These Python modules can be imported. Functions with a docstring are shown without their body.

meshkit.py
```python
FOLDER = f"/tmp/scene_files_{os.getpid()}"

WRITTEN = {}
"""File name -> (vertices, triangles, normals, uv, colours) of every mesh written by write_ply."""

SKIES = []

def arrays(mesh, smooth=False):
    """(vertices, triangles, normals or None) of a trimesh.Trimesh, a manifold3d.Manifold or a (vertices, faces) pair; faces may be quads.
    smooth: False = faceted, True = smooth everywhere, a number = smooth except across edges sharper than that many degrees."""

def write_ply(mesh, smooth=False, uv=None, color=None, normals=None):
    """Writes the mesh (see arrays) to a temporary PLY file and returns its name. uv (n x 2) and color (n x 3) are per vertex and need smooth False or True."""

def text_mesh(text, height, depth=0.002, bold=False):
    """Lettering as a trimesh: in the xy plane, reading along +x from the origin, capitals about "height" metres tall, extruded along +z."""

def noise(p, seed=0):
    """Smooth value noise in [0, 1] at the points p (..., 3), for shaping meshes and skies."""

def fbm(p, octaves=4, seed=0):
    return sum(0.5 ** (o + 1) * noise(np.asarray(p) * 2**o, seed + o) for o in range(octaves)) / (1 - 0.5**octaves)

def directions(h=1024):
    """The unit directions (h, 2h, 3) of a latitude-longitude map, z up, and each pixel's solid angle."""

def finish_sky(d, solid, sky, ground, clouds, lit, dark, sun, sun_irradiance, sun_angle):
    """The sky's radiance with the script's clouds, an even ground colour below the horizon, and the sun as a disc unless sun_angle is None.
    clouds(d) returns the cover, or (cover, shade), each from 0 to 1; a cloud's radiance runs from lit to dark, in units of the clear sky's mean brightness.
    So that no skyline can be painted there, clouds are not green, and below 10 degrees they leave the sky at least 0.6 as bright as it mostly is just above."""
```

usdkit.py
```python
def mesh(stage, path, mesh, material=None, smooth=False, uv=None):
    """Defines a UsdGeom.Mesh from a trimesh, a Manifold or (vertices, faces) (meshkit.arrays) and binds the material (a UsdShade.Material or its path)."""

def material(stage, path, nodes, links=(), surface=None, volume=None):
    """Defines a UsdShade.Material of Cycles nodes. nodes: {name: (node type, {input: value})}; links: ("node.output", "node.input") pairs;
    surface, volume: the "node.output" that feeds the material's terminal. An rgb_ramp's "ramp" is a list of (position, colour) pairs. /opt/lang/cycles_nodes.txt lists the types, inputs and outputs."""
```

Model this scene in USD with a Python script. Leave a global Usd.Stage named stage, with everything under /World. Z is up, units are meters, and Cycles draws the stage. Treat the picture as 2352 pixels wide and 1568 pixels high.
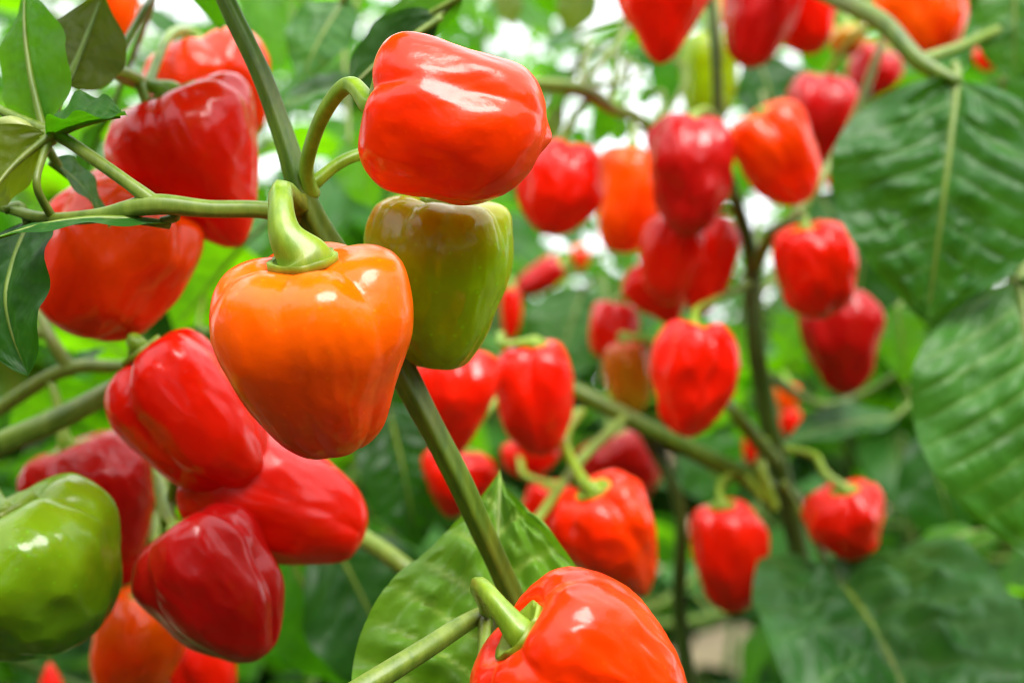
import math, random
import numpy as np, trimesh, usdkit
from meshkit import noise, fbm
from pxr import Usd, UsdGeom, UsdLux, UsdShade, Gf, Sdf, Vt

stage = Usd.Stage.CreateInMemory()
UsdGeom.SetStageUpAxis(stage, 'Z')
UsdGeom.SetStageMetersPerUnit(stage, 1.0)
world = UsdGeom.Xform.Define(stage, '/World')
stage.SetDefaultPrim(world.GetPrim())
UsdGeom.Scope.Define(stage, '/World/Looks')

# ------------------------------------------------------------------ camera, sky, sun, exposure
CAM = np.array([0.0, 0.0, 0.62]); PITCH = math.radians(2.0)
HAP, FOCAL = 36.0, 49.45
EXPOSURE = 1.75
FSTOP, FOCUS = 10.0, 0.305
SUN_ELEV, SUN_AZ = math.radians(54), math.radians(152)      # azimuth from +y towards +x
SUN_INT, SUN_ANGLE, SKY_STRENGTH = 0.4, 30.0, 0.10
CLOUD = (9.0, 9.1, 9.3)
FWD = np.array([0, math.cos(PITCH), math.sin(PITCH)]); RIGHT = np.array([1.0, 0, 0]); UP = np.cross(RIGHT, FWD)
PW, PH = 2352.0, 1568.0                                     # picture measures used below
KX = HAP / FOCAL

cam = UsdGeom.Camera.Define(stage, '/World/camera')
M = Gf.Matrix4d(1.0)
M.SetRow(0, Gf.Vec4d(*RIGHT, 0)); M.SetRow(1, Gf.Vec4d(*UP, 0)); M.SetRow(2, Gf.Vec4d(*(-FWD), 0)); M.SetRow(3, Gf.Vec4d(*CAM, 1))
cam.AddTransformOp().Set(M)
cam.CreateHorizontalApertureAttr(HAP); cam.CreateVerticalApertureAttr(HAP * PH / PW)
cam.CreateFocalLengthAttr(FOCAL); cam.CreateFStopAttr(FSTOP); cam.CreateFocusDistanceAttr(FOCUS)
cam.CreateClippingRangeAttr(Gf.Vec2f(0.01, 1000.0)); cam.CreateExposureAttr(EXPOSURE)

SUN_DIR = np.array([math.cos(SUN_ELEV) * math.sin(SUN_AZ), math.cos(SUN_ELEV) * math.cos(SUN_AZ), math.sin(SUN_ELEV)])
sky_m = usdkit.material(stage, '/World/Looks/sky_look', {
    'sky': ('sky_texture', {'sky_type': 'single_scattering', 'sun_disc': False, 'sun_elevation': SUN_ELEV, 'sun_rotation': SUN_AZ}),
    'tc': ('texture_coordinate', {}),
    'n': ('noise_texture', {'scale': 2.2, 'detail': 4.0, 'roughness': 0.55}),
    'r': ('rgb_ramp', {'ramp': [(0.2, (0.86, 0.86, 0.86)), (0.75, (1, 1, 1))]}),
    'cl': ('mix_color', {'blend_type': 'mix', 'a': (0.75 * CLOUD[0], 0.76 * CLOUD[1], 0.78 * CLOUD[2]), 'b': CLOUD, 'use_clamp': False}),
    'mx': ('mix_color', {'blend_type': 'mix', 'use_clamp': False}),
    'bg': ('background_shader', {'strength': SKY_STRENGTH})},
    [('tc.generated', 'n.vector'), ('n.fac', 'r.fac'), ('n.fac', 'cl.fac'), ('r.color', 'mx.fac'), ('sky.color', 'mx.a'), ('cl.result', 'mx.b'), ('mx.result', 'bg.color')],
    surface='bg.background')
dome = UsdLux.DomeLight.Define(stage, '/World/sky')
UsdShade.MaterialBindingAPI.Apply(dome.GetPrim()).Bind(sky_m)
dome.GetPrim().SetCustomDataByKey('kind', 'structure'); dome.GetPrim().SetCustomDataByKey('label', 'white overcast sky showing in gaps between the leaves'); dome.GetPrim().SetCustomDataByKey('category', 'sky')
sun = UsdLux.DistantLight.Define(stage, '/World/sun')
sun.CreateNormalizeAttr(True); sun.CreateIntensityAttr(SUN_INT); sun.CreateAngleAttr(SUN_ANGLE); sun.CreateColorAttr(Gf.Vec3f(1.0, 0.96, 0.9))
zx = SUN_DIR; xx = np.cross([0, 1, 0], zx); xx /= np.linalg.norm(xx); yx = np.cross(zx, xx)
M = Gf.Matrix4d(1.0)
for i, r in enumerate((xx, yx, zx)): M.SetRow(i, Gf.Vec4d(*map(float, r), 0))
sun.AddTransformOp().Set(M)

# ------------------------------------------------------------------ helpers
def at(px, py, d):
    """world point seen at picture position (px, py) at distance d along the view axis"""
    return CAM + d * (FWD + RIGHT * ((px / PW - 0.5) * KX) - UP * ((py - PH / 2) / PW * KX))
def project(p):
    q = np.asarray(p, float) - CAM
    d = q @ FWD
    return np.stack([(q @ RIGHT / d / KX + 0.5) * PW, PH / 2 - q @ UP / d / KX * PW], -1), d
def px_size(d): return KX * d / PW

used = {}; PATHS = []
def free(parent, name):
    k = (parent, name); n = used.get(k, 0); used[k] = n + 1
    return f'{parent}/{name}' if n == 0 else f'{parent}/{name}_{n:03d}'
def tag(prim, label=None, cat=None, group=None, kind=None):
    for k, v in (('label', label), ('category', cat), ('group', group), ('kind', kind)):
        if v: prim.SetCustomDataByKey(k, v)
LOC = {}
def thing(name, label, cat, loc, group=None, kind=None):
    path = free('/World', name)
    x = UsdGeom.Xform.Define(stage, path); x.AddTranslateOp().Set(Gf.Vec3d(*map(float, loc)))
    tag(x.GetPrim(), label, cat, group, kind); LOC[path] = np.asarray(loc, float)
    return path
def part(parent, name, vf, mat, prim=None, label=None, kind=None, smooth=True):
    """a mesh in world coordinates becomes a part of the thing (or a sub-part of the part) at path parent"""
    path = free(parent, name)
    root = '/' + '/'.join(path.split('/')[1:3])
    v, f = vf
    v = np.asarray(v, float) - LOC.get(root, np.zeros(3))
    f = np.asarray(f, int)
    m = usdkit.mesh(stage, path, (v, f), mat, smooth=smooth)
    if prim:
        for k, val in prim.items():
            UsdGeom.PrimvarsAPI(m).CreatePrimvar(k, Sdf.ValueTypeNames.FloatArray, 'vertex').Set(Vt.FloatArray.FromNumpy(np.asarray(val, np.float32)))
    tag(m.GetPrim(), label, None, None, kind)
    return path
def unit(v): v = np.asarray(v, float); return v / max(np.linalg.norm(v), 1e-12)
def spline(pts, n):
    """Catmull-Rom through pts (k x m), n samples"""
    p = np.asarray(pts, float)
    if len(p) == 2: return p[0] + (p[1] - p[0]) * np.linspace(0, 1, n)[:, None]
    p = np.vstack([2 * p[0] - p[1], p, 2 * p[-1] - p[-2]])
    s = np.linspace(0, len(p) - 3, n); i = np.minimum(s.astype(int), len(p) - 4); t = (s - i)[:, None]
    a, b, c, d = p[i], p[i + 1], p[i + 2], p[i + 3]
    return 0.5 * (2 * b + (c - a) * t + (2 * a - 5 * b + 4 * c - d) * t**2 + (3 * b - a - 3 * c + d) * t**3)
def tube_raw(path, rad, sides=12, ridge=0.0, ridges=5, seed=0, bump=0.0):
    p = np.asarray(path, float); n = len(p); rad = np.broadcast_to(rad, n)
    t = np.gradient(p, axis=0); t /= np.maximum(np.linalg.norm(t, axis=1, keepdims=True), 1e-9)
    nrm = np.cross(t[0], [0.3, 0.9, 0.2]); nrm = unit(nrm); N = [nrm]
    for i in range(1, n):
        nrm = unit(nrm - t[i] * (nrm @ t[i])); N.append(nrm)
    N = np.array(N); B = np.cross(t, N)
    th = np.linspace(0, 2 * np.pi, sides, endpoint=False)
    rr = rad[:, None] * (1 + ridge * np.cos(ridges * th + seed))[None]
    if bump:
        q = p[:, None] / 0.012 + np.stack([np.cos(th), np.sin(th), 0 * th], -1)[None] * 0.8
        rr = rr * (1 + bump * (noise(q, seed) - 0.5) * 2)
    v = p[:, None] + N[:, None] * (np.cos(th)[None, :, None] * rr[..., None]) + B[:, None] * (np.sin(th)[None, :, None] * rr[..., None])
    v = v.reshape(-1, 3)
    i, j = np.meshgrid(np.arange(n - 1), np.arange(sides), indexing='ij'); j2 = (j + 1) % sides
    a, b, c, d = i * sides + j, i * sides + j2, (i + 1) * sides + j2, (i + 1) * sides + j
    f = np.concatenate([np.stack([a, b, c], -1).reshape(-1, 3), np.stack([a, c, d], -1).reshape(-1, 3)])
    k = len(v); v = np.vstack([v, p[0] - t[0] * rad[0] * 0.3, p[-1] + t[-1] * rad[-1] * 0.3])
    jj = np.arange(sides); jn = (jj + 1) % sides
    f = np.vstack([f, np.stack([np.full(sides, k), jn, jj], -1), np.stack([np.full(sides, k + 1), (n - 1) * sides + jj, (n - 1) * sides + jn], -1)])
    return v, f
def tube(pts, rads, n=24, **kw):
    p = spline(pts, n)
    if n > 12: PATHS.append(p)
    r = np.interp(np.linspace(0, 1, n), np.linspace(0, 1, len(rads)), rads) if np.ndim(rads) else np.full(n, rads)
    return tube_raw(p, r, **kw)
def join(parts):
    v, f, n = [], [], 0
    for a, b in parts: v.append(a); f.append(np.asarray(b) + n); n += len(a)
    return np.vstack(v), np.vstack(f)

# ------------------------------------------------------------------ materials
def skin(name, a, b, rough=0.21, sss=0.2, bump=0.15):
    return usdkit.material(stage, '/World/Looks/' + name, {
        't': ('attribute', {'attribute': 'tone'}),
        'tc': ('texture_coordinate', {}),
        'n': ('noise_texture', {'scale': 900.0, 'detail': 3.0}),
        'n2': ('noise_texture', {'scale': 140.0, 'detail': 4.0, 'roughness': 0.6}),
        'n3': ('noise_texture', {'scale': 60.0, 'detail': 3.0}),
        'rr': ('map_range', {'from_min': 0.3, 'from_max': 0.7, 'to_min': rough - 0.07, 'to_max': rough + 0.06, 'clamp': True}),
        'c': ('mix_color', {'blend_type': 'mix', 'a': a, 'b': b}),
        'sp': ('rgb_ramp', {'ramp': [(0.3, (0.93, 0.93, 0.93)), (0.7, (1.04, 1.04, 1.04))]}),
        'c2': ('mix_color', {'blend_type': 'multiply', 'fac': 1.0, 'use_clamp': False}),
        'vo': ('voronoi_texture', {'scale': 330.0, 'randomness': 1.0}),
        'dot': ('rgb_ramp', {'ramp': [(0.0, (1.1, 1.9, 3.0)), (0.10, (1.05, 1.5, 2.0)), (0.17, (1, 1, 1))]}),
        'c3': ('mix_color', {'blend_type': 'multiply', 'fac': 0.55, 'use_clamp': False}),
        'bm': ('bump', {'strength': bump, 'distance': 0.0012}),
        'bf': ('bump', {'strength': 0.12, 'distance': 0.0003}),
        'p': ('principled_bsdf', {'specular_ior_level': 0.34, 'subsurface_weight': sss, 'subsurface_scale': 0.005, 'subsurface_radius': (1.0, 0.35, 0.1)})},
        [('t.fac', 'c.fac'), ('tc.object', 'n.vector'), ('tc.object', 'n2.vector'), ('tc.object', 'n3.vector'), ('n3.fac', 'rr.value'), ('rr.result', 'p.roughness'), ('n2.fac', 'sp.fac'),
         ('c.result', 'c2.a'), ('sp.color', 'c2.b'), ('tc.object', 'vo.vector'), ('vo.distance', 'dot.fac'), ('c2.result', 'c3.a'), ('dot.color', 'c3.b'), ('c3.result', 'p.base_color'), ('n2.fac', 'bm.height'), ('n.fac', 'bf.height'), ('bm.normal', 'bf.normal'), ('bf.normal', 'p.normal')],
        surface='p.BSDF')
RED = skin('red_skin', (0.68, 0.004, 0.001), (0.78, 0.012, 0.001))
ORANGERED = skin('orange_red_skin', (0.80, 0.006, 0.0005), (0.88, 0.06, 0.0005))
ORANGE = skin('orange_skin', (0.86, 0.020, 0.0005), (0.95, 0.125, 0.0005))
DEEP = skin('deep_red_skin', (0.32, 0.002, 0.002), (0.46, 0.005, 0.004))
GREEN = skin('green_skin', (0.075, 0.19, 0.003), (0.17, 0.27, 0.004), rough=0.2)
OLIVE = skin('olive_skin', (0.20, 0.34, 0.001), (0.42, 0.15, 0.001))
TURN = skin('turning_skin', (0.50, 0.05, 0.002), (0.30, 0.24, 0.005))

def leaf_look(name, top, vein, under, trans, tfac=0.38, rough=0.5):
    return usdkit.material(stage, '/World/Looks/' + name, {
        'v': ('attribute', {'attribute': 'vein'}),
        'g': ('geometry', {}),
        'oi': ('object_info', {}),
        'tc': ('texture_coordinate', {}),
        'n': ('noise_texture', {'scale': 70.0, 'detail': 4.0, 'roughness': 0.6}),
        'nf': ('noise_texture', {'scale': 420.0, 'detail': 3.0}),
        'rp': ('rgb_ramp', {'ramp': [(0.25, (0.72, 0.72, 0.72)), (0.75, (1.2, 1.2, 1.1))]}),
        'rnd': ('rgb_ramp', {'ramp': [(0.0, (0.75, 0.8, 0.8)), (0.6, (1.05, 1.05, 1.0)), (1.0, (1.4, 1.2, 0.9))]}),
        'c0': ('mix_color', {'blend_type': 'mix', 'a': top, 'b': vein}),
        'c1': ('mix_color', {'blend_type': 'mix', 'b': under}),
        'c2': ('mix_color', {'blend_type': 'multiply', 'fac': 1.0, 'use_clamp': False}),
        'c3': ('mix_color', {'blend_type': 'multiply', 'fac': 1.0, 'use_clamp': False}),
        'tr': ('mix_color', {'blend_type': 'multiply', 'fac': 1.0, 'a': trans, 'use_clamp': False}),
        'bm': ('bump', {'strength': 0.25, 'distance': 0.0008}),
        'p': ('principled_bsdf', {'roughness': rough, 'specular_ior_level': 0.32}),
        't': ('translucent_bsdf', {}),
        'm': ('mix_closure', {'fac': tfac})},
        [('v.fac', 'c0.fac'), ('c0.result', 'c1.a'), ('g.backfacing', 'c1.fac'), ('tc.object', 'n.vector'), ('tc.object', 'nf.vector'), ('n.fac', 'rp.fac'), ('oi.random', 'rnd.fac'),
         ('c1.result', 'c2.a'), ('rp.color', 'c2.b'), ('c2.result', 'c3.a'), ('rnd.color', 'c3.b'), ('c3.result', 'p.base_color'), ('rp.color', 'tr.b'), ('tr.result', 't.color'),
         ('nf.fac', 'bm.height'), ('bm.normal', 'p.normal'), ('p.BSDF', 'm.closure1'), ('t.BSDF', 'm.closure2')],
        surface='m.closure')
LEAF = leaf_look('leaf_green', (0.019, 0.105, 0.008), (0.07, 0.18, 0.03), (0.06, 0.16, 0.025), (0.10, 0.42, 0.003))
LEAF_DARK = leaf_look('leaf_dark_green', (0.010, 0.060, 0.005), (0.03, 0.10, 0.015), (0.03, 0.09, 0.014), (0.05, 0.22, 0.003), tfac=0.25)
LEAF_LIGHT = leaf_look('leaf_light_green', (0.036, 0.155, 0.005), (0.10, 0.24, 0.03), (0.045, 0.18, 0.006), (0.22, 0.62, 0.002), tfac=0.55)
LEAF_GREY = leaf_look('leaf_sheen_green', (0.026, 0.12, 0.014), (0.10, 0.21, 0.05), (0.07, 0.15, 0.04), (0.10, 0.34, 0.008), tfac=0.25, rough=0.46)
LEAF_OLIVE = leaf_look('leaf_olive_green', (0.060, 0.11, 0.003), (0.14, 0.13, 0.01), (0.07, 0.11, 0.005), (0.22, 0.32, 0.003), tfac=0.4)
LEAF_PALE = leaf_look('leaf_pale_green', (0.075, 0.20, 0.015), (0.22, 0.36, 0.09), (0.07, 0.18, 0.02), (0.20, 0.50, 0.004), tfac=0.3)
LEAVES = [LEAF, LEAF_DARK, LEAF_LIGHT, LEAF_GREY, LEAF_OLIVE]

def stem_look(name, a, b, rough=0.45):
    return usdkit.material(stage, '/World/Looks/' + name, {
        'tc': ('texture_coordinate', {}),
        'mp': ('mapping', {'scale': (1, 1, 0.25)}),
        'n': ('noise_texture', {'scale': 260.0, 'detail': 4.0, 'roughness': 0.65}),
        'nb': ('noise_texture', {'scale': 28.0, 'detail': 3.0}),
        'cb': ('rgb_ramp', {'ramp': [(0.52, (1, 1, 1)), (0.72, (0.85, 0.58, 0.45))]}),
        'cm': ('mix_color', {'blend_type': 'multiply', 'fac': 1.0}),
        'c': ('rgb_ramp', {'ramp': [(0.3, a), (0.7, b)]}),
        'bm': ('bump', {'strength': 0.3, 'distance': 0.0006}),
        'p': ('principled_bsdf', {'roughness': rough, 'subsurface_weight': 0.0})},
        [('tc.object', 'mp.vector'), ('mp.vector', 'n.vector'), ('n.fac', 'c.fac'), ('tc.object', 'nb.vector'), ('nb.fac', 'cb.fac'), ('c.color', 'cm.a'), ('cb.color', 'cm.b'), ('cm.result', 'p.base_color'), ('n.fac', 'bm.height'), ('bm.normal', 'p.normal')], surface='p.BSDF')
STEM = stem_look('stem_green', (0.042, 0.10, 0.002), (0.12, 0.19, 0.006))
STEM_DARK = stem_look('stem_dark', (0.022, 0.055, 0.003), (0.055, 0.10, 0.008))
STALK = stem_look('stalk_green', (0.12, 0.23, 0.006), (0.25, 0.37, 0.02), rough=0.38)
TWIG = stem_look('twig_green', (0.08, 0.15, 0.008), (0.19, 0.27, 0.03))
BUDM = stem_look('bud_pale', (0.20, 0.26, 0.05), (0.36, 0.40, 0.12))

SOIL = usdkit.material(stage, '/World/Looks/soil_look', {
    'g': ('geometry', {}), 'n': ('noise_texture', {'scale': 6.0, 'detail': 7.0, 'roughness': 0.62}), 'n2': ('noise_texture', {'scale': 60.0, 'detail': 4.0}),
    'c': ('rgb_ramp', {'ramp': [(0.3, (0.15, 0.10, 0.055)), (0.5, (0.30, 0.21, 0.11)), (0.72, (0.42, 0.31, 0.17))]}),
    'bm': ('bump', {'strength': 0.6, 'distance': 0.02}), 'p': ('principled_bsdf', {'roughness': 0.9})},
    [('g.position', 'n.vector'), ('g.position', 'n2.vector'), ('n.fac', 'c.fac'), ('c.color', 'p.base_color'), ('n2.fac', 'bm.height'), ('bm.normal', 'p.normal')], surface='p.BSDF')

# ------------------------------------------------------------------ leaf
def leaf_mesh(P0, P1, W, N, fold=0.25, arch=0.06, quilt=0.03, ripple=0.04, nu=14, nv=8, seed=0, peak=0.42, veins=6, bend=0.0, twist=0.0, curl=0.0):
    P0, P1 = np.asarray(P0, float), np.asarray(P1, float); L = np.linalg.norm(P1 - P0); T = unit(P1 - P0)
    N = unit(np.asarray(N, float) - T * (np.asarray(N, float) @ T)); S = np.cross(T, N)
    u = np.linspace(0, 1, nu + 1) ** 0.92; v = np.linspace(-1, 1, 2 * nv + 1)
    a = 0.62; b = a * (1 - peak) / peak
    sh = np.maximum(u, 0) ** a * np.maximum(1 - u, 0) ** b; sh = sh / (peak**a * (1 - peak) ** b)
    sh = sh * (1 - 0.18 * np.exp(-((u - 0.93) / 0.1) ** 2))
    U, V = np.meshgrid(u, v, indexing='ij'); w = (W / 2 * sh)[:, None] * np.ones_like(V)
    X = w * V; A = np.abs(X)
    slope = 0.7
    ph = (U - A / L * slope * (1 - 0.25 * np.abs(V))) * veins * 1.15 + 0.3 + np.sign(V) * 0.22 + 0.35 * np.sin(U * 5.3 + seed)
    dv = np.abs(ph - np.round(ph))
    ve = np.exp(-(dv / 0.07) ** 2) * np.clip(1 - np.abs(V) ** 4, 0, 1) * 0.7
    ve = np.maximum(ve, np.exp(-(A / (0.018 * L * (1.15 - U))) ** 2))
    q = (np.sin(np.pi * np.clip(dv * 2, 0, 1) / 2) ** 0.8) * np.clip(A / (0.06 * W), 0, 1) * (1 - 0.75 * V**2)
    if nu > 30:
        q = 0.42 * q * (0.1 + 1.5 * noise(np.stack([U * 9, V * 5 + 20, 0 * U + seed], -1), seed))
        pk = noise(np.stack([U * 11 + V * 1.5, V * 5 - np.abs(U) * 2 + 20, 0 * U + seed], -1), seed + 1) + 0.22 * noise(np.stack([U * 27, V * 13 + 20, 0 * U + seed], -1), seed + 2)
        q = q + 1.25 * (pk - 0.6) * np.clip(A / (0.05 * W), 0, 1) * (1 - 0.6 * V**2) * np.clip(dv / 0.12, 0.2, 1)
    ang = fold * (1 - 0.4 * U) + curl * V**2
    tw = twist * (U - 0.3)
    h = np.sin(ang) * A + quilt * W * (q - 0.4) + ripple * W * V**2 * np.sin(U * 17 + seed * 1.7 + np.sign(V) * 0.9) + (0.035 * W * (fbm(np.stack([U * 3, V * 1.5, 0 * U + seed * 3.1], -1), 2, seed) - 0.5) if nu > 20 else 0)
    x = X * np.cos(ang)
    Xr = x * np.cos(tw) - h * np.sin(tw); Hr = x * np.sin(tw) + h * np.cos(tw)
    c = arch * L * np.sin(np.pi * np.clip(U, 0, 1)); bb = bend * L * np.sin(np.pi * U)
    p = P0 + T * (L * U)[..., None] + S * (Xr + bb)[..., None] + N * (Hr + c)[..., None]
    i, j = np.meshgrid(np.arange(nu), np.arange(2 * nv), indexing='ij'); m = 2 * nv + 1
    A_, B_, C_, D_ = i * m + j, i * m + j + 1, (i + 1) * m + j + 1, (i + 1) * m + j
    f = np.concatenate([np.stack([A_, C_, B_], -1).reshape(-1, 3), np.stack([A_, D_, C_], -1).reshape(-1, 3)])
    vv = p.reshape(-1, 3)
    fn = np.cross(vv[f[:, 1]] - vv[f[:, 0]], vv[f[:, 2]] - vv[f[:, 0]]).sum(0)
    if fn @ N < 0: f = f[:, ::-1]
    mid = p[:, nv] - N * 0.0003
    return (vv, f), ve.reshape(-1), mid
def add_leaf(plant, P0, P1, W, N, mat, attach=None, rib=True, name='leaf', label=None, pet=0.0011, **kw):
    vf, ve, mid = leaf_mesh(P0, P1, W, N, **kw)
    lp = part(plant, name, vf, mat, {'vein': ve}, label=label)
    if rib:
        k = int(len(mid) * 0.93)
        part(lp, 'midrib', tube_raw(mid[:k], np.linspace(pet, pet * 0.3, k), sides=6), TWIG)
    if attach is not None:
        attach = np.asarray(attach, float); P0 = np.asarray(P0, float)
        t = unit(mid[1] - mid[0]); L = np.linalg.norm(P0 - attach)
        part(lp, 'petiole', tube([attach, attach * 0.5 + (P0 - t * L * 0.5) * 0.5 + [0, 0, 0.08 * L], P0 + t * 0.002], [pet * 1.15, pet * 0.95, pet], n=8, sides=6), TWIG)
    return lp
def pleaf(plant, b, t, wpx, mat, face=(0, -1, 0.4), attach=None, **kw):
    """leaf by base (px, py, d), tip (px, py, d) and width in picture units at the base distance"""
    P0, P1 = at(*b), at(*t); W = wpx * px_size((b[2] + t[2]) / 2)
    kw.setdefault('nu', 44); kw.setdefault('nv', 22)
    return add_leaf(plant, P0, P1, W, face, mat, attach=None if attach is None else at(*attach), **kw)

# ------------------------------------------------------------------ pepper
PROF = {
    'lantern': [(0, -.075), (.16, -.07), (.34, -.03), (.55, .01), (.78, -.02), (.94, -.13), (1, -.28), (.98, -.45), (.88, -.63), (.72, -.79), (.5, -.91), (.25, -.98), (.08, -1), (0, -1)],
    'blocky': [(0, -.085), (.16, -.08), (.34, -.03), (.55, .015), (.78, 0), (.94, -.1), (1, -.25), (1, -.45), (.95, -.64), (.85, -.8), (.66, -.93), (.36, -1), (.12, -.985), (0, -.975)],
    'pointed': [(0, -.06), (.16, -.055), (.34, -.02), (.55, .01), (.78, -.03), (.95, -.14), (1, -.27), (.93, -.43), (.78, -.59), (.58, -.74), (.38, -.87), (.2, -.96), (.06, -1), (0, -1)],
    'long': [(0, -.03), (.16, -.025), (.34, 0), (.55, .0), (.78, -.04), (.93, -.12), (1, -.25), (1, -.42), (.94, -.58), (.83, -.73), (.66, -.86), (.42, -.96), (.14, -1), (0, -1)],
    'taper': [(0, -.05), (.16, -.045), (.34, -.015), (.55, .01), (.8, -.01), (.95, -.08), (1.01, -.22), (1, -.35), (.93, -.47), (.84, -.59), (.74, -.71), (.64, -.82), (.53, -.91), (.36, -.985), (.15, -.99), (0, -.97)],
    'round': [(0, -.07), (.16, -.06), (.34, -.02), (.55, .005), (.78, -.05), (.94, -.18), (1, -.36), (.98, -.54), (.88, -.71), (.7, -.85), (.46, -.95), (.2, -1), (.08, -1), (0, -1)],
    'nipple': [(0, -.07), (.16, -.06), (.34, -.02), (.58, .01), (.82, -.04), (.96, -.15), (1, -.32), (1, -.48), (.95, -.63), (.85, -.76), (.68, -.86), (.45, -.925), (.24, -.955), (.11, -.985), (.04, -1), (0, -1)],
}
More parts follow.
